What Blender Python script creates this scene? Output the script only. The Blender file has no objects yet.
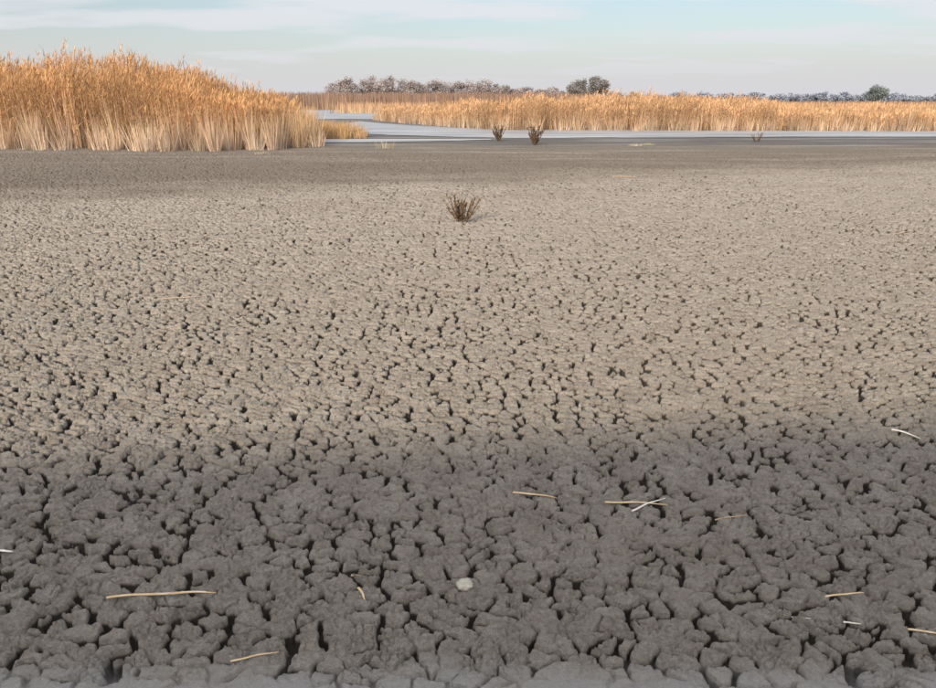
import bpy, math, numpy as np
from mathutils import Vector
rng = np.random.default_rng(7)
scene = bpy.context.scene
coll = scene.collection

# ------------------------------------------------------------------ helpers
def link(o):
    coll.objects.link(o); return o

def hash2(ix, iy, seed):
    h = (ix.astype(np.int64)*374761393 + iy.astype(np.int64)*668265263 + seed*974634777) & 0xFFFFFFFF
    h = ((h ^ (h >> 13))*1274126177) & 0xFFFFFFFF
    h = (h ^ (h >> 16)) & 0xFFFFFFFF
    h = (h*2246822519) & 0xFFFFFFFF
    h = h ^ (h >> 15)
    return (h.astype(np.float64)/4294967296.0)

def vnoise(x, y, seed=0):
    ix = np.floor(x); iy = np.floor(y)
    fx = x-ix; fy = y-iy
    fx = fx*fx*(3-2*fx); fy = fy*fy*(3-2*fy)
    a = hash2(ix, iy, seed); b = hash2(ix+1, iy, seed)
    c = hash2(ix, iy+1, seed); d = hash2(ix+1, iy+1, seed)
    return (a*(1-fx)+b*fx)*(1-fy)+(c*(1-fx)+d*fx)*fy

def fbm(x, y, seed=0, o=3):
    s = 0; a = 1; t = 0
    for i in range(o):
        s = s+a*vnoise(x*2**i+17.3*i, y*2**i-9.1*i, seed+i); t += a; a *= .5
    return s/t

def smooth(a, b, x):
    t = np.clip((x-a)/(b-a), 0, 1)
    return t*t*(3-2*t)

def voronoi(x, y, seed, jit=.95):
    ix = np.floor(x); iy = np.floor(y)
    best = np.full(x.shape, 1e9); ax = np.zeros_like(x); ay = np.zeros_like(x)
    cid = np.zeros_like(x)
    for dx in (-1, 0, 1):
        for dy in (-1, 0, 1):
            cx = ix+dx; cy = iy+dy
            sx = cx+.5+jit*(hash2(cx, cy, seed)-.5); sy = cy+.5+jit*(hash2(cx, cy, seed+1)-.5)
            d = (sx-x)**2+(sy-y)**2
            m = d < best
            best = np.where(m, d, best); ax = np.where(m, sx, ax); ay = np.where(m, sy, ay)
            cid = np.where(m, hash2(cx, cy, seed+2), cid)
    e = np.full(x.shape, 1e9)
    for dx in (-2, -1, 0, 1, 2):
        for dy in (-2, -1, 0, 1, 2):
            if abs(dx)+abs(dy) == 4: continue
            cx = ix+dx; cy = iy+dy
            sx = cx+.5+jit*(hash2(cx, cy, seed)-.5); sy = cy+.5+jit*(hash2(cx, cy, seed+1)-.5)
            vx = sx-ax; vy = sy-ay
            l = np.sqrt(vx*vx+vy*vy)
            ok = l > 1e-5
            l = np.where(ok, l, 1)
            dd = ((ax+sx)*.5-x)*vx/l+((ay+sy)*.5-y)*vy/l
            e = np.where(ok & (dd < e), dd, e)
    return e, ax, ay, cid

def ground_h(x, y, lat=None):
    """height of cracked mud at world x,y"""
    wx = x+.062*(fbm(x/.085, y/.085, 3, 3)-.5)+.014*(vnoise(x/.019, y/.019, 31)-.5)
    wy = y+.048*(fbm(x/.085, y/.085, 9, 3)-.5)+.011*(vnoise(x/.019, y/.019, 37)-.5)
    SX = .096; SY = .062; S = .077
    e, ax, ay, cid = voronoi(wx/SX, wy/SY, 11)
    e = e*S
    tiltx = (np.modf(cid*37.1)[0]-.5)*.16; tilty = (np.modf(cid*91.7)[0]-.5)*.16-.03
    wn = fbm(x/.066, y/.066, 21, 2); wl = vnoise(x/1.3, y/1.3, 23)
    nearf = 1-smooth(2.7, 4.2, y+.5*(vnoise(x/.8, y/.8, 29)-.5))
    op = np.clip((wn-.27-.075*nearf)*3.2, 0, 1)            # where the crack gapes open
    w0 = .0095*op*(.75+.6*wl)*(1+.35*smooth(3, 7, y))
    t = smooth(0, 1, (e-w0*.65)/(w0*.35+.0030))
    depth = .006+.038*op
    h = -depth*(1-t)
    h += .006*(1-np.exp(-np.maximum(e, 0)/.007))*t
    h += t*(tiltx*(wx-ax*SX)+tilty*(wy-ay*SY)+.007*(cid-.5))
    S2 = .034
    e2, _, _, c2 = voronoi(wx/S2+5.2, wy/(S2*.8)+1.7, 51)
    e2 = e2*S2
    m2 = np.clip((vnoise(x/.07, y/.07, 61)-.3)*2.5, 0, 1)
    h -= t*m2*.010*(1-smooth(0.0005, .005, e2))
    h += t*.006*(c2-.5)
    h += .015*(fbm(x/.038, y/.032, 71, 3)-.5)*t
    bil = np.abs(vnoise(x/.017, y/.014, 81)-.5)+.5*np.abs(vnoise(x/.009, y/.008, 83)-.5)
    h += .014*(bil-.35)*(.4+.6*t)
    h += .03*(fbm(x/.9, y/.9, 91, 2)-.5)
    fade = 1-smooth(22, 29, y)*.85
    silt = 1-smooth(1.78, 1.62, y+.16*(fbm(x/.25, y/.25, 77, 3)-.5))*.85
    silt = np.where(y < 2.2, silt, 1)
    h = np.where(y < 2.2, h*silt, h)
    return h*fade

AZ = math.radians(20); EL = math.radians(24)
CREST = -4.5
def levee(x, y):  # unseen bank, shaped so its shadow edge falls across the foreground
    dy = 3.08-CREST
    xs = x+dy*math.tan(AZ)
    H = (dy/math.cos(AZ))*math.tan(EL)+np.clip(.052*xs, -.6, .6)
    H = H+.10*(fbm(x/.5, y*0, 101, 3)-.5)
    r = smooth(-.9, CREST, y)
    return H*r

# ------------------------------------------------------------------ materials
def new_mat(name):
    m = bpy.data.materials.new(name); m.use_nodes = True
    n = m.node_tree.nodes; n.clear()
    out = n.new('ShaderNodeOutputMaterial')
    return m, n, m.node_tree.links, out

class NT:
    def __init__(s, nodes, links): s.n = nodes; s.l = links
    def node(s, t, **k):
        a = s.n.new(t)
        for kk, v in k.items(): setattr(a, kk, v)
        return a
    def put(s, sock, v):
        if hasattr(v, 'links') or isinstance(v, bpy.types.NodeSocket): s.l.new(v, sock)
        else: sock.default_value = v
    def math(s, op, a, b=0., c=None, clamp=False):
        m = s.node('ShaderNodeMath', operation=op, use_clamp=clamp)
        s.put(m.inputs[0], a); s.put(m.inputs[1], b)
        if c is not None: s.put(m.inputs[2], c)
        return m.outputs[0]
    def mix(s, f, a, b, blend='MIX'):
        m = s.node('ShaderNodeMix', data_type='RGBA', blend_type=blend)
        s.put(m.inputs[0], f)
        s.put(m.inputs[6], a if isinstance(a, bpy.types.NodeSocket) else (*a, 1))
        s.put(m.inputs[7], b if isinstance(b, bpy.types.NodeSocket) else (*b, 1))
        return m.outputs[2]
    def sstep(s, v, a, b, lo=0., hi=1.):
        m = s.node('ShaderNodeMapRange', interpolation_type='SMOOTHSTEP')
        s.put(m.inputs[0], v); m.inputs[1].default_value = a; m.inputs[2].default_value = b
        m.inputs[3].default_value = lo; m.inputs[4].default_value = hi
        return m.outputs[0]
    def noise(s, vec, scale, detail=4, rough=.55):
        m = s.node('ShaderNodeTexNoise'); s.put(m.inputs['Vector'], vec)
        m.inputs['Scale'].default_value = scale; m.inputs['Detail'].default_value = detail
        m.inputs['Roughness'].default_value = rough
        return m.outputs[0]
    def scale(s, vec, v):
        m = s.node('ShaderNodeVectorMath', operation='MULTIPLY'); s.put(m.inputs[0], vec); m.inputs[1].default_value = v
        return m.outputs[0]

def mud_material():
    m, n, l, out = new_mat('cracked_mud')
    T = NT(n, l)
    pos = T.node('ShaderNodeNewGeometry').outputs['Position']
    sep = T.node('ShaderNodeSeparateXYZ'); l.new(pos, sep.inputs[0])
    X, Y, Z = sep.outputs
    big = T.noise(T.scale(pos, (.25, .6, 1)), 1.0, 4)
    mid = T.noise(pos, 5, 5, .6)
    fine = T.noise(pos, 60, 4, .7)
    grit = T.noise(pos, 260, 3, .8)
    col = T.mix(T.sstep(mid, .3, .7), (.44, .382, .312), (.555, .492, .408))
    col = T.mix(T.sstep(fine, .35, .70), T.mix(1, col, (.74, .74, .75), 'MULTIPLY'), col)
    col = T.mix(T.sstep(grit, .38, .62), T.mix(1, col, (.72, .72, .73), 'MULTIPLY'), col)
    col = T.mix(T.math('MULTIPLY', T.sstep(big, .45, .7), .35), col, (.35, .30, .24))
    # deep cracks: damp mud, with shade painted darker into the colour
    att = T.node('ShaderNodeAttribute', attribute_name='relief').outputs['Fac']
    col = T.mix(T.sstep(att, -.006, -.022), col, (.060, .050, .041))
    # damp mud further out, stronger to the left
    yy = T.math('ADD', Y, T.math('MULTIPLY', T.math('SUBTRACT', big, .5), 9.))
    yl = T.math('SUBTRACT', yy, T.math('MULTIPLY', X, .35))
    damp = T.sstep(yl, 12.0, 19.0)
    col = T.mix(T.math('MULTIPLY', damp, .82), col, (.145, .118, .094))
    streak = T.noise(T.scale(pos, (.12, 1.0, 1)), 1.0, 5, .6)
    st = T.math('MULTIPLY', T.sstep(streak, .50, .64), T.sstep(Y, 17, 24))
    col = T.mix(T.math('MULTIPLY', st, .5), col, (.34, .30, .25))
    wet = T.sstep(yy, 26.5, 30)
    wc = T.mix(T.sstep(streak, .45, .66), (.100, .092, .083), (.24, .23, .215))
    col = T.mix(T.math('MULTIPLY', wet, .9), col, wc)
    far = T.sstep(Y, 80, 120)
    col = T.mix(far, col, (.22, .15, .10))
    # silt at the near edge
    ys = T.math('ADD', Y, T.math('MULTIPLY', T.math('SUBTRACT', mid, .5), .25))
    silt = T.math('MULTIPLY', T.sstep(ys, 1.80, 1.62), .55)
    col = T.mix(silt, col, (.58, .56, .53))
    # levee: dry grassy soil
    lv = T.sstep(Y, -.8, -2.)
    col = T.mix(lv, col, T.mix(mid, (.20, .16, .10), (.34, .28, .18)))
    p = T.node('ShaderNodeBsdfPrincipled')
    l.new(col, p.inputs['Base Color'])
    rough = T.math('SUBTRACT', .92, T.math('MULTIPLY', wet, .25))
    l.new(rough, p.inputs['Roughness']); p.inputs['Specular IOR Level'].default_value = .2
    bh = T.math('ADD', T.math('MULTIPLY', T.noise(pos, 150, 5, .8), .015), T.math('MULTIPLY', T.noise(pos, 45, 4, .65), .013))
    b = T.node('ShaderNodeBump'); b.inputs['Strength'].default_value = 1.0; b.inputs['Distance'].default_value = 1.0
    l.new(bh, b.inputs['Height']); l.new(b.outputs[0], p.inputs['Normal'])
    l.new(p.outputs[0], out.inputs[0])
    return m

def plant_material(name, rough=.7, transl=.25, var=.25):
    m, n, l, out = new_mat(name); T = NT(n, l)
    a = T.node('ShaderNodeAttribute', attribute_name='tint').outputs['Color']
    pos = T.node('ShaderNodeNewGeometry').outputs['Position']
    nz = T.noise(pos, 1.2, 4)
    c = T.mix(T.sstep(nz, .4, .7, 0, var), a, (.30, .17, .085))
    d = T.node('ShaderNodeBsdfDiffuse'); l.new(c, d.inputs[0])
    t = T.node('ShaderNodeBsdfTranslucent'); l.new(c, t.inputs[0])
    mx = T.node('ShaderNodeMixShader'); mx.inputs[0].default_value = transl
    l.new(d.outputs[0], mx.inputs[1]); l.new(t.outputs[0], mx.inputs[2]); l.new(mx.outputs[0], out.inputs[0])
    return m

def solid_noise_mat(name, c1, c2, scale=30, rough=.8):
    m, n, l, out = new_mat(name); T = NT(n, l)
    co = T.node('ShaderNodeTexCoord').outputs['Object']
    c = T.mix(T.sstep(T.noise(co, scale, 4), .3, .7), c1, c2)
    p = T.node('ShaderNodeBsdfPrincipled'); l.new(c, p.inputs['Base Color']); p.inputs['Roughness'].default_value = rough
    b = T.node('ShaderNodeBump'); b.inputs['Strength'].default_value = .4; b.inputs['Distance'].default_value = .003
    l.new(T.noise(co, scale*4, 3), b.inputs['Height']); l.new(b.outputs[0], p.inputs['Normal'])
    l.new(p.outputs[0], out.inputs[0])
    return m

# ------------------------------------------------------------------ mesh from arrays
def mesh_arrays(name, verts, quads, mat, tint=None, smoothf=False, attrs=None):
    me = bpy.data.meshes.new(name)
    nv = len(verts); nq = len(quads)
    me.vertices.add(nv); me.vertices.foreach_set('co', verts.astype(np.float32).ravel())
    me.loops.add(nq*4); me.loops.foreach_set('vertex_index', quads.astype(np.int32).ravel())
    me.polygons.add(nq); me.polygons.foreach_set('loop_start', np.arange(0, nq*4, 4, dtype=np.int32))
    me.update(calc_edges=True)
    me.polygons.foreach_set('use_smooth', np.full(nq, smoothf))
    if tint is not None:
        a = me.attributes.new('tint', 'FLOAT_COLOR', 'POINT')
        a.data.foreach_set('color', np.concatenate([tint, np.ones((nv, 1))], 1).astype(np.float32).ravel())
    for k, v in (attrs or {}).items():
        a = me.attributes.new(k, 'FLOAT', 'POINT'); a.data.foreach_set('value', v.astype(np.float32).ravel())
    me.materials.append(mat)
    return link(bpy.data.objects.new(name, me))

class Blades:
    def __init__(s, seg=3): s.seg = seg; s.V = []; s.C = []
    def add(s, start, hd, reach, rise, droop, width, c0, c1, wprof=None):
        n = len(start); K = s.seg+1
        t = np.linspace(0, 1, K)[None, :, None]
        h3 = np.concatenate([np.cos(hd)[:, None], np.sin(hd)[:, None], np.zeros((n, 1))], 1)[:, None, :]
        up = np.array([0, 0, 1.])[None, None, :]
        p = start[:, None, :]+h3*(reach[:, None, None]*t)+up*(rise[:, None, None]*t-droop[:, None, None]*t*t)
        wd = hd+math.pi/2+rng.uniform(-.9, .9, n)
        w3 = np.stack([np.cos(wd), np.sin(wd), rng.uniform(-.2, .2, n)], 1)[:, None, :]
        if wprof is None: wprof = (1-.85*np.linspace(0, 1, K)**1.6)
        w = width[:, None, None]*np.asarray(wprof)[None, :, None]*.5
        L = p-w3*w; R = p+w3*w
        s.V.append(np.stack([L, R], 2).reshape(n, K*2, 3))
        c = c0[:, None, :]*(1-t)+c1[:, None, :]*t
        s.C.append(np.repeat(c, 2, axis=1))
    def build(s, name, mat):
        V = np.concatenate(s.V); C = np.concatenate(s.C)
        n = len(V); K = s.seg+1
        q = np.array([[2*i, 2*i+1, 2*i+3, 2*i+2] for i in range(s.seg)])
        Q = (np.arange(n)[:, None, None]*(K*2)+q[None]).reshape(-1, 4)
        return mesh_arrays(name, V.reshape(-1, 3), Q, mat, C.reshape(-1, 3))

def colr(base, n, v=.18):
    b = np.array(base)[None, :]*np.ones((n, 1))
    return np.clip(b*(1+rng.normal(0, v, (n, 1)))*(1+rng.normal(0, .05, (n, 3))), .01, .85)

def reed_stems(B, P, H, w, cb, ct, leaf=5, plume=True, lean=.10, leafw=1.3, tone=None):
    n = len(P)
    if tone is None: tone = np.ones(n)
    tn = tone[:, None]
    hd = rng.uniform(0, 2*math.pi, n)
    reach = H*np.abs(rng.normal(0, lean, n))
    c0 = colr(cb, n)*tn; c1 = colr(ct, n)*tn
    B.add(P, hd, reach, H, H*.03, np.full(n, w), c0, c1)
    h3 = np.stack([np.cos(hd), np.sin(hd)], 1)
    for k in range(leaf):
        f = rng.uniform(.25, .95, n)
        s0 = P.copy(); s0[:, :2] += h3*(reach*f)[:, None]; s0[:, 2] += H*(f-.03*f*f)
        ln = rng.uniform(.22, .5, n)*np.minimum(1, H/2)
        B.add(s0, rng.uniform(0, 2*math.pi, n), ln*.6, ln*rng.uniform(.5, 1.3, n), ln*rng.uniform(.2, 1.0, n),
              np.full(n, w*leafw), c0*(1-f[:, None])+c1*f[:, None], colr(ct, n)*tn)
    if plume:
        m = rng.random(n) < .6
        s0 = P.copy(); s0[:, :2] += h3*(reach*.93)[:, None]; s0[:, 2] += H*.90
        s0 = s0[m]; k = len(s0); wind = rng.normal(.4, .5, k); tm = tn[m]
        for j in range(4):
            B.add(s0, wind+rng.normal(0, .6, k), rng.uniform(.04, .13, k), rng.uniform(.16, .32, k), rng.uniform(.0, .10, k),
                  np.full(k, w*1.1), colr(np.array(ct)*.95, k)*tm, colr(np.array(ct)*1.08, k)*tm, wprof=[.3, 1, .8, .15])

# ------------------------------------------------------------------ ground
def build_ground():
    N = 1350
    near = [1.2]
    while near[-1] < 27: near.append(near[-1]+min(max(.0034, .0023*near[-1]), .045))
    rows = np.concatenate([[-4000, -600, -100, -40, -20, -12, -8], np.arange(-6, 1.15, .1), near,
                           [27.4, 28, 29, 31, 34, 38, 44, 52, 65, 85, 120, 200, 400, 900, 2000, 6000]])
    W = .70*np.maximum(rows, 1.2)+1.0
    u = np.linspace(-1, 1, N)
    outer = np.array([.15, .5, 1.5, 4, 10, 30, 100, 400, 1500, 5000])
    X = np.concatenate([-(W[:, None]+outer[None, ::-1]), W[:, None]*u[None, :], W[:, None]+outer[None, :]], 1)
    Y = np.repeat(rows[:, None], X.shape[1], 1)
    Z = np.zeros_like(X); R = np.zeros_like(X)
    sel = (rows >= -.5) & (rows < 30)
    idx = np.where(sel)[0]
    for c in np.array_split(idx, 12):
        h = ground_h(X[c], Y[c])
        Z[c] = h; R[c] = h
    k = len(outer)
    Z[:, :k] *= 0; Z[:, -k:] *= 0; R[:, :k] = 0; R[:, -k:] = 0
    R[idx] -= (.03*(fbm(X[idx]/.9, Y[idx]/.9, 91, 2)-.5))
    back = np.where(rows < -.5)[0]
    Z[back] += levee(X[back], Y[back])+.05*(fbm(X[back]/.3, Y[back]/.3, 5, 3)-.5)
    nr, nc = X.shape
    V = np.stack([X, Y, Z], 2).reshape(-1, 3)
    i = np.arange(nr-1)[:, None]*nc+np.arange(nc-1)[None, :]
    Q = np.stack([i, i+1, i+nc+1, i+nc], 2).reshape(-1, 4)
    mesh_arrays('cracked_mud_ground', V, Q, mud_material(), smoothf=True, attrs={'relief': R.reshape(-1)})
build_ground()

# ------------------------------------------------------------------ water
def water_mat():
    m, n, l, out = new_mat('shallow_water'); T = NT(n, l)
    pos = T.node('ShaderNodeNewGeometry').outputs['Position']
    p = T.node('ShaderNodeBsdfPrincipled')
    c = T.mix(T.sstep(T.noise(T.scale(pos, (.12, 1.3, 1)), 1, 5), .42, .60), (.22, .225, .23), (.42, .42, .42))
    l.new(c, p.inputs['Base Color']); p.inputs['Roughness'].default_value = .42; p.inputs['IOR'].default_value = 1.33
    b = T.node('ShaderNodeBump'); b.inputs['Strength'].default_value = .25; b.inputs['Distance'].default_value = .02
    l.new(T.noise(T.scale(pos, (.6, 2, 1)), 2, 4), b.inputs['Height']); l.new(b.outputs[0], p.inputs['Normal'])
    l.new(p.outputs[0], out.inputs[0]); return m
WM = water_mat()
def pond(xs, y0, y1, amp0, amp1, seed, z=.02):
    xs = np.asarray(xs, float)
    a = np.interp(xs, *y0)+amp0*(fbm(xs/3.1, xs*0, seed, 4)-.5)*2
    b = np.interp(xs, *y1)+amp1*(fbm(xs/2.3, xs*0, seed+5, 4)-.5)*2
    b = np.maximum(a+.02, b)
    n = len(xs); rowsn = 6
    t = np.linspace(0, 1, rowsn)[:, None]
    Yv = a[None]*(1-t)+b[None]*t
    V = np.stack([np.repeat(xs[None], rowsn, 0), Yv, np.full_like(Yv, z)], 2).reshape(-1, 3)
    i = np.arange(rowsn-1)[:, None]*n+np.arange(n-1)[None]
    Q = np.stack([i, i+1, i+n+1, i+n], 2).reshape(-1, 4)
    mesh_arrays('pond_water', V, Q, WM)
pond(np.linspace(-9, 60, 500), ([-9, -4, 2, 12, 30, 60], [44, 36.5, 33.6, 34.6, 35.2, 34]), ([-9, -4, 2, 12, 30, 60], [62, 52, 43.5, 42.5, 41.6, 40.5]), .9, .6, 3)
pond(np.linspace(-7.2, 1.0, 160), ([-7.2, -4, 1], [29.6, 30.2, 32.4]), ([-7.2, -4, 1], [32.4, 32.9, 32.8]), .5, .5, 13)
pond(np.linspace(-90, -7, 300), ([-90, -30, -7], [60, 64, 72]), ([-90, -7], [150, 135]), 2, 3, 8)

# ------------------------------------------------------------------ reeds
RM = plant_material('dry_reed')
ORANGE = (.58, .345, .17); STRAW = (.58, .41, .26)

def left_clump():
    B = Blades(3)
    def front(x):   # front edge of the stand
        return np.interp(x, [-40, -16, -9, -6.9, -5.7], [26.5, 25.9, 25.1, 25.6, 28.0])+.5*(vnoise(x/1.1, x*0, 19)-.5)
    n = 15000
    x = rng.uniform(-34, -5.9, n); f = front(x)
    y = f+.9+rng.random(n)**1.5*13
    lim = np.interp(y, [25, 28, 34, 40], [-6.5, -6.5, -7.9, -9.5])
    k = x < lim+rng.normal(0, .25, n); x = x[k]; y = y[k]
    hb = np.interp(x/y, [-1.2, -.62, -.50, -.42, -.37, -.33, -.29, -.25, -.2], [3.25, 3.25, 3.25, 3.15, 2.9, 2.45, 2.05, 1.75, 1.5])
    dep = np.clip((y-front(x))/4, 0, 1)
    H = hb*(.56+.40*dep)*(1+.20*(fbm(x/1.3, y/1.3, 4, 3)-.5)*2)*rng.normal(1, .07, len(x))
    P = np.stack([x, y, np.zeros_like(x)], 1)
    tone = .38+1.08*fbm(x/.6, y/.6, 14, 3)
    reed_stems(B, P, H, .018, STRAW, ORANGE, leaf=6, lean=.08, leafw=1.3, tone=tone)
    for row, (off, hh, sp) in enumerate(((.0, 1.0, 1.0), (.5, 1.3, .9), (1.1, 1.6, .8))):
        xt = np.arange(-34, -5.9, sp)
        xt = xt+rng.normal(0, .35, len(xt)); yt = front(xt)+off+rng.normal(0, .3, len(xt))
        for a, b in zip(xt, yt):
            m = int(rng.integers(40, 120)); r = rng.uniform(.15, .42); sc = rng.uniform(.65, 1.2)
            th = rng.uniform(0, 2*math.pi, m); rr = r*np.sqrt(rng.random(m))
            P = np.stack([a+rr*np.cos(th), b+rr*np.sin(th), np.zeros(m)], 1)
            L = hh*rng.uniform(.5, 1.15, m)*sc
            out = rr/r
            tone = rng.uniform(.6, 1.1)
            B.add(P, th, L*(.08+.36*out*rng.random(m)), L, L*.14*out, rng.uniform(.012, .026, m),
                  colr(np.array((.72, .58, .46))*tone, m, .2), colr(np.array((.68, .49, .32))*tone, m, .2))
    for j in range(26):
        yy = rng.uniform(27, 38); a = np.interp(yy, [25, 28, 34, 40], [-6.2, -6.1, -7.5, -9.2])+rng.normal(0, .2)
        m = 60; th = rng.uniform(0, 2*math.pi, m); rr = .28*np.sqrt(rng.random(m))
        P = np.stack([a+rr*np.cos(th), yy+rr*np.sin(th), np.zeros(m)], 1); L = 1.3*rng.uniform(.6, 1.15, m)
        B.add(P, th, L*.35*rng.random(m), L, L*.05, rng.uniform(.015, .03, m), colr((.66, .5, .34), m), colr((.58, .39, .22), m))
    B.build('reed_bed', RM)
left_clump()

def right_band():
    B = Blades(3)
    fx = [-9, -7.5, -3, 1.2, 4, 12, 26, 60]; fy = [70, 64, 53, 44.2, 43, 42.6, 41.6, 40.4]
    n = 17000
    x = rng.uniform(-8.2, 58, n); y = np.interp(x, fx, fy)+.5+rng.random(n)**1.4*9
    r = x/y
    H = np.interp(r, [-.15, -.06, -.01, .03, .10, .20, .36, .40, .43, .55, .7, 1.2], [.95, 1.15, 1.5, 1.85, 1.95, 2.05, 1.9, 1.6, 1.4, 1.3, 1.2, 1.2])*.89
    dep = np.clip((y-np.interp(x, fx, fy))/2.5, 0, 1)
    H = H*(.65+.35*dep)*(1+.36*(fbm(x/1.9, y/1.9, 44, 3)-.5)*2)*rng.normal(1, .08, n)
    tone = .40+1.0*fbm(x/.9, y/.9, 24, 3)
    reed_stems(B, np.stack([x, y, np.zeros(n)], 1), H, .024, (.48, .33, .21), (.61, .385, .215), leaf=4, lean=.10, leafw=1.3, tone=tone)
    for row, (off, hh, sp) in enumerate(((.0, .75, .95), (.6, 1.0, .8))):
        xt = np.arange(-8, 58, sp); xt = xt+rng.normal(0, .3, len(xt)); yt = np.interp(xt, fx, fy)+off+rng.normal(0, .3, len(xt))
        for a, b in zip(xt, yt):
            m = int(rng.integers(25, 60)); th = rng.uniform(0, 2*math.pi, m); R0 = rng.uniform(.2, .5); rr = R0*np.sqrt(rng.random(m)); tone = rng.uniform(.55, 1.1)
            P = np.stack([a+rr*np.cos(th), b+rr*np.sin(th), np.zeros(m)], 1); L = hh*rng.uniform(.5, 1.2, m)*rng.uniform(.65, 1.2)
            B.add(P, th, L*.45*rng.random(m), L, L*.05, rng.uniform(.02, .035, m), colr(np.array((.66, .52, .40))*tone, m), colr(np.array((.65, .45, .28))*tone, m))
    B.build('reed_bed', RM)
right_band()

def far_marsh():
    B = Blades(3)
    n = 30000
    x = rng.uniform(-130, 170, n); y = rng.uniform(150, 215, n)
    H = np.interp(x/y, [-.8, -.2, .08, .2, .35, .42, 1], [2.8, 3.3, 3.3, 2.9, 2.0, 1.5, 1.5])*rng.normal(1, .05, n)*(1+.1*(fbm(x/9, y/9, 6, 2)-.5))
    P = np.stack([x, y, np.zeros(n)], 1); k = len(P)
    B.add(P, rng.uniform(0, 6.28, k), H*.12*rng.random(k), H, H*0, np.full(k, .18), colr((.34, .235, .17), k, .1), colr((.25, .17, .135), k, .1))
    B.build('marsh_reed_field', RM)
    B = Blades(3); n = 9000
    x = rng.uniform(-19, 120, n); y = rng.uniform(100, 125, n)
    H = 1.35*rng.normal(1, .12, n)
    B.add(np.stack([x, y, np.zeros(n)], 1), rng.uniform(0, 6.28, n), H*.2*rng.random(n), H, H*0, np.full(n, .10), colr((.50, .35, .22), n), colr((.48, .30, .18), n))
    B.build('marsh_reed_field', RM)
far_marsh()

def tuft(name, cx, cy, r, h, n, c0, c1, fan=.5, w=.015):
    B = Blades(3)
    th = rng.uniform(0, 2*math.pi, n); rr = r*np.sqrt(rng.random(n))
    P = np.stack([cx+rr*np.cos(th), cy+rr*np.sin(th)*.8, np.zeros(n)], 1); L = h*rng.uniform(.5, 1.1, n)
    B.add(P, th, L*fan*rng.random(n), L, L*.2*rng.random(n), rng.uniform(.6, 1.2, n)*w, colr(c0, n), colr(c1, n))
    B.build(name, RM)
B = Blades(3)
for j in range(34):
    cx = rng.uniform(-7.2, -4.7); cy = rng.uniform(33.5, 36.5); n = 50
    th = rng.uniform(0, 6.28, n); rr = .3*np.sqrt(rng.random(n)); L = np.interp(cx, [-7.2, -5.3, -4.7], [.85, .75, .4])*rng.uniform(.5, 1.1, n)
    B.add(np.stack([cx+rr*np.cos(th), cy+rr*np.sin(th), np.zeros(n)], 1), th, L*.4*rng.random(n), L, L*.1, np.full(n, .022), colr((.5, .35, .20), n), colr((.52, .34, .17), n))
B.build('low_reed_patch', RM)
tuft('pale_grass_tuft', -2.95, 26.5, .38, .34, 60, (.45, .40, .27), (.50, .44, .29), .6, .011)
tuft('pale_grass_tuft', 6.3, 28.0, .3, .09, 60, (.55, .47, .33), (.65, .55, .38), 1.2, .014)
tuft('pale_grass_tuft', 6.9, 28.6, .3, .09, 60, (.45, .42, .22), (.5, .48, .26), 1.2, .014)
tuft('pale_grass_tuft', -6.6, 23.6, .35, .08, 60, (.5, .44, .33), (.5, .44, .33), 1.2, .014)

# ------------------------------------------------------------------ dry weeds
def weed(cx, cy, h, spread, n, seed):
    r = np.random.default_rng(seed); B = Blades(3)
    z0 = float(ground_h(np.array([cx]), np.array([cy]))[0])-.02
    th = r.uniform(0, 2*math.pi, n); L = h*r.uniform(.5, 1.05, n); reach = spread*r.uniform(.1, 1, n)
    P = np.stack([cx+.05*np.cos(th), cy+.05*np.sin(th), np.full(n, z0)], 1)
    c = (.10, .065, .042); w = max(.007, h*.02)
    for _ in range(2):
        B.add(P, th, reach, L+.02, L*-.0, np.full(n, w), colr(c, n), colr(c, n), wprof=[1, .8, .6, .3])
    for k in range(44):
        f = r.uniform(.15, 1, n); s0 = P.copy()
        s0[:, 0] += np.cos(th)*reach*f; s0[:, 1] += np.sin(th)*reach*f; s0[:, 2] += (L+.02)*f
        ln = h*r.uniform(.05, .12, n)
        B.add(s0, r.uniform(0, 6.28, n), ln*.6, ln*r.uniform(.5, 1.3, n), ln*.1, np.full(n, h*.042),
              colr((.12, .08, .05), n, .3), colr((.18, .12, .075), n, .3), wprof=[.4, 1, .8, .2])
    B.build('dried_weed', WMAT)
WMAT = plant_material('dried_weed_stem', transl=.1, var=.15)
weed(-.08, 10.07, .35, .25, 24, 1)
weed(1.3, 31.6, .62, .34, 20, 2)
weed(2.57, 28.6, .72, .36, 22, 3)
weed(11.9, 30.8, .36, .3, 14, 4)

# levee grass (unseen behind the viewpoint, added to soften the shadow edge)
B = Blades(3); n = 9000
x = rng.uniform(-14, 12, n); y = CREST+rng.normal(-.3, .9, n)
P = np.stack([x, y, levee(x, y)-.02], 1); L = rng.uniform(.05, .32, n)
B.add(P, rng.uniform(0, 6.28, n), L*.5, L, L*.2, np.full(n, .008), colr((.4, .3, .16), n), colr((.5, .38, .2), n))
B.build('shadow_softening_grass', RM)

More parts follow.
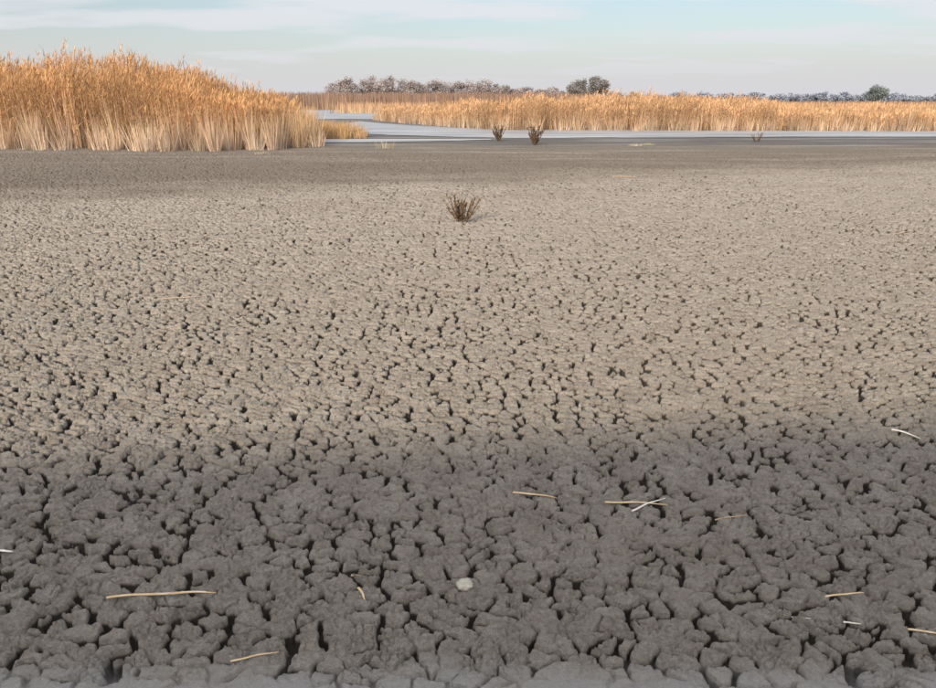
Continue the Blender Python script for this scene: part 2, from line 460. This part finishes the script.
# ------------------------------------------------------------------ straws & clod
SM = [solid_noise_mat('straw_tan', (.62, .42, .22), (.72, .55, .34), 25, .55),
      solid_noise_mat('straw_pale', (.70, .64, .52), (.80, .75, .64), 25, .5),
      solid_noise_mat('straw_brown', (.40, .26, .16), (.52, .36, .23), 25, .6)]
def straw(x0, y0, x1, y1, r=.0032, kind=0, bend=.02, name='dry_reed_stalk'):
    n = 14; t = np.linspace(0, 1, n); r = r*1.05
    L = math.hypot(x1-x0, y1-y0); nx, ny = -(y1-y0)/L, (x1-x0)/L
    bb = bend*L*4*t*(1-t)+.01*L*np.sin(t*9+x0*5)
    x = x0+(x1-x0)*t+nx*bb; y = y0+(y1-y0)*t+ny*bb
    g = ground_h(x, y)
    a = np.polyfit(t, g, 1); line = np.polyval(a, t)
    z = line+np.max(g-line)*.9+r*.5
    rad = r*(1-.55*t)*(1+.25*(np.abs((t*4) % 1-.5) < .06))
    V = []; S = 8
    for i in range(n):
        for k in range(S):
            ang = 2*math.pi*k/S
            V.append((x[i]+nx*math.cos(ang)*rad[i]*1.25, y[i]+ny*math.cos(ang)*rad[i]*1.25, z[i]+math.sin(ang)*rad[i]*.8))
    F = [(i*S+k, i*S+(k+1) % S, (i+1)*S+(k+1) % S, (i+1)*S+k) for i in range(n-1) for k in range(S)]
    F += [tuple(range(S))[::-1], tuple((n-1)*S+k for k in range(S))]
    me = bpy.data.meshes.new(name); me.from_pydata(V, [], F); me.update()
    for p in me.polygons: p.use_smooth = True
    me.materials.append(SM[kind]); link(bpy.data.objects.new(name, me))
for s in [(-1.22, 2.03, -.863, 2.065, .0042, 0, .03), (-1.10, 2.05, -.90, 2.07, .003, 1, .02),
          (.19, 2.70, .37, 2.655, .0045, 0, .04), (.57, 2.62, .83, 2.625, .0045, 0, .03), (.665, 2.55, .835, 2.68, .004, 1, .03),
          (-.715, 1.75, -.575, 1.775, .003, 0, .02), (1.22, 2.055, 1.34, 2.04, .0035, 0, .03), (1.06, 1.985, 1.115, 1.935, .003, 1, .03),
          (1.40, 1.88, 1.56, 1.84, .0035, 0, .02), (-1.80, 2.30, -1.69, 2.285, .006, 1, .05), (2.14, 3.31, 2.27, 3.27, .006, 1, .15),
          (1.0, 2.535, 1.12, 2.515, .0035, 2, .03), (-.42, 2.19, -.35, 2.175, .005, 2, .1), (-.375, 2.07, -.35, 2.035, .004, 0, .1),
          (1.22, 1.93, 1.27, 1.915, .003, 1, .03), (3.2, 16.3, 3.75, 16.3, .012, 2, .03), (-2.6, 5.9, -2.3, 5.95, .004, 2, .05),
          (5.4, 9.1, 5.7, 9.2, .005, 2, .05)]:
    straw(*s)
def clod(x, y, r, seed):
    import bmesh
    bm = bmesh.new(); bmesh.ops.create_icosphere(bm, subdivisions=4, radius=r)
    for v in bm.verts:
        c = v.co
        f = 1+.5*(float(fbm(np.array([c.x/r*1.2+seed]), np.array([c.y/r*1.2+c.z/r]), 5, 3)[0])-.5)
        v.co = c*f; v.co.z *= .6
    me = bpy.data.meshes.new('mud_clod'); bm.to_mesh(me); bm.free()
    for p in me.polygons: p.use_smooth = True
    me.materials.append(solid_noise_mat('clod_clay', (.42, .38, .30), (.52, .48, .38), 40, .9))
    xx, yy = np.meshgrid(np.linspace(x-r, x+r, 7), np.linspace(y-r, y+r, 7))
    o = link(bpy.data.objects.new('mud_clod', me)); o.location = (x, y, float(np.percentile(ground_h(xx, yy), 80))+r*.3)
clod(-.01, 2.09, .030, 3)

# ------------------------------------------------------------------ distant trees
def treeline(name, specs, c_lo, c_hi, leafs, dens):  # c_lo, c_hi: distance haze painted in as paler, bluer tints
    B = Blades(3)
    for (x, y, h, w) in specs:
        k = 9; hd = rng.uniform(0, 6.28, k); P = np.tile([x, y, 0.], (k, 1)); P[:, 2] = np.r_[0, rng.uniform(.12, .45, k-1)*h]
        B.add(P, hd, np.r_[0, rng.uniform(.2, .45, k-1)*w], np.r_[h*.9, rng.uniform(.25, .5, k-1)*h], np.zeros(k), np.r_[h*.05, np.full(k-1, h*.022)],
              colr(np.array(c_lo)*.9, k), colr(np.array(c_lo)*.9, k))
        nb = int(10+w*1.1)
        for j in range(nb):
            a = rng.uniform(0, 6.28); rr = rng.random()**.6*.45*w
            zc = h*rng.uniform(.22, .88)*(1-.30*(rr/(.45*w))**2)
            br = rng.uniform(.12, .22)*min(w, h)+.3
            m = int(dens); d = rng.normal(0, 1, (m, 3)); d /= np.linalg.norm(d, axis=1)[:, None]; d *= rng.random((m, 1))**.5
            C = np.array([x+rr*math.cos(a), y+rr*math.sin(a), zc])+d*br*np.array([1.15, 1.15, .85])
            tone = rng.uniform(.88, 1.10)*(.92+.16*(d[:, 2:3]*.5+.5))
            ln = rng.uniform(.5, 1.2, m)*leafs
            c = colr(np.array(c_lo)*.5+np.array(c_hi)*.5, m, .10)*tone
            B.add(C, rng.uniform(0, 6.28, m), ln*.7, ln*rng.uniform(-.6, .9, m), ln*.2, np.full(m, leafs*.8), c, c, wprof=[.4, 1, .9, .3])
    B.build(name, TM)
def tmat():
    m, n, l, out = new_mat('hazed_foliage'); T = NT(n, l)
    a = T.node('ShaderNodeAttribute', attribute_name='tint').outputs['Color']
    d = T.node('ShaderNodeBsdfDiffuse'); l.new(a, d.inputs[0])
    t = T.node('ShaderNodeBsdfTranslucent'); l.new(a, t.inputs[0])
    mx = T.node('ShaderNodeMixShader'); mx.inputs[0].default_value = .35
    l.new(d.outputs[0], mx.inputs[1]); l.new(t.outputs[0], mx.inputs[2]); l.new(mx.outputs[0], out.inputs[0]); return m
TM = tmat()
sp = []
for wx, hh in [(-70, 10.5), (-65, 12), (-58, 13), (-52, 14.2), (-46, 14.6), (-40, 13.8), (-34, 11.5), (-28, 11), (-22, 11.8), (-16, 12.2), (-10, 12), (-4, 12.4),
               (2, 11.6), (8, 12.2), (13, 10.8), (18, 9.2), (23, 8.4), (29, 8.8), (35, 7.8), (41, 8.6), (45, 9)]:
    sp.append((wx+rng.normal(0, 1), 400+rng.uniform(-15, 15), hh*rng.uniform(1.05, 1.15), rng.uniform(11, 15)))
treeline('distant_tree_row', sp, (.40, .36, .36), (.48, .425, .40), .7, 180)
sp = [(52+rng.normal(0, .6), 395, 11.5, 9), (57, 400, 13.6, 10), (62, 402, 15, 11), (67, 398, 15.4, 11), (71, 400, 13, 8), (80, 410, 7, 9), (88, 410, 6.5, 9)]
treeline('distant_tree_row', sp, (.28, .28, .28), (.38, .35, .32), .7, 180)
sp = []
for x in np.arange(90, 640, 7):
    sp.append((x+rng.normal(0, 2), 640+rng.uniform(-20, 20), rng.uniform(6.5, 10), rng.uniform(15, 20)))
for x in np.arange(-640, -60, 11):
    sp.append((x+rng.normal(0, 2), 680+rng.uniform(-20, 20), rng.uniform(5.5, 9.5), rng.uniform(11, 16)))
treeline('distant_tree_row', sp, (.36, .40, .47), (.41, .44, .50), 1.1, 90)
treeline('distant_tree', [(268, 500, 12.2, 13)], (.23, .27, .27), (.31, .34, .32), .8, 240)

# ------------------------------------------------------------------ sky + sun
w = bpy.data.worlds.new('World'); scene.world = w; w.use_nodes = True
n = w.node_tree.nodes; l = w.node_tree.links; n.clear(); T = NT(n, l)
out = T.node('ShaderNodeOutputWorld'); bg = T.node('ShaderNodeBackground')
sky = T.node('ShaderNodeTexSky'); sky.sky_type = 'NISHITA'; sky.sun_disc = False
sky.sun_elevation = EL; sky.sun_rotation = math.pi+AZ
sky.air_density = 1.0; sky.dust_density = 2.0; sky.ozone_density = 1.2
gen = T.node('ShaderNodeTexCoord').outputs['Generated']
sep = T.node('ShaderNodeSeparateXYZ'); l.new(gen, sep.inputs[0])
zz = T.math('ADD', T.math('MAXIMUM', sep.outputs[2], 0.), .10)
cmb = T.node('ShaderNodeCombineXYZ')
l.new(T.math('DIVIDE', sep.outputs[0], zz), cmb.inputs[0]); l.new(T.math('DIVIDE', sep.outputs[1], zz), cmb.inputs[1])
c1 = T.noise(T.scale(cmb.outputs[0], (.45, .8, 1)), 1.0, 5, .5)
cl = T.sstep(c1, .40, .58)
hz = T.sstep(sep.outputs[2], .0, .11, .9, .2)
cf = T.math('MAXIMUM', T.math('MULTIPLY', cl, .85), hz)
ccol = T.mix(T.sstep(sep.outputs[2], 0, .12), (5.2, 5.15, 5.45), (5.7, 5.75, 6.05))
# cloud boosted overhead and sunward, added out of view to fill the shadow
dt = T.node('ShaderNodeVectorMath', operation='DOT_PRODUCT'); l.new(gen, dt.inputs[0])
dt.inputs[1].default_value = (-math.sin(AZ)*math.cos(EL), -math.cos(AZ)*math.cos(EL), math.sin(EL))
gl = T.sstep(dt.outputs['Value'], -.45, .9, 1.0, 2.9)
ccol = T.mix(1, ccol, gl, 'MULTIPLY')
col = T.mix(cf, sky.outputs[0], ccol)
l.new(col, bg.inputs[0]); bg.inputs[1].default_value = .14; l.new(bg.outputs[0], out.inputs[0])

sun = bpy.data.lights.new('sun', 'SUN'); sun.energy = 4.8; sun.angle = math.radians(1.8); sun.color = (1, .86, .69)
so = link(bpy.data.objects.new('sun', sun))
d = Vector((math.sin(AZ)*math.cos(EL), math.cos(AZ)*math.cos(EL), -math.sin(EL)))
so.rotation_euler = d.to_track_quat('-Z', 'Y').to_euler()

# ------------------------------------------------------------------ camera
cam = bpy.data.cameras.new('camera'); co = link(bpy.data.objects.new('camera', cam))
cam.sensor_width = 36; cam.lens = 27.7; cam.clip_end = 20000; cam.clip_start = .05
co.location = (0, 0, 1.6); co.rotation_euler = (math.radians(90-18.65), 0, 0)
scene.camera = co
scene.view_settings.view_transform = 'Standard'; scene.view_settings.look = 'None'
scene.view_settings.exposure = 0
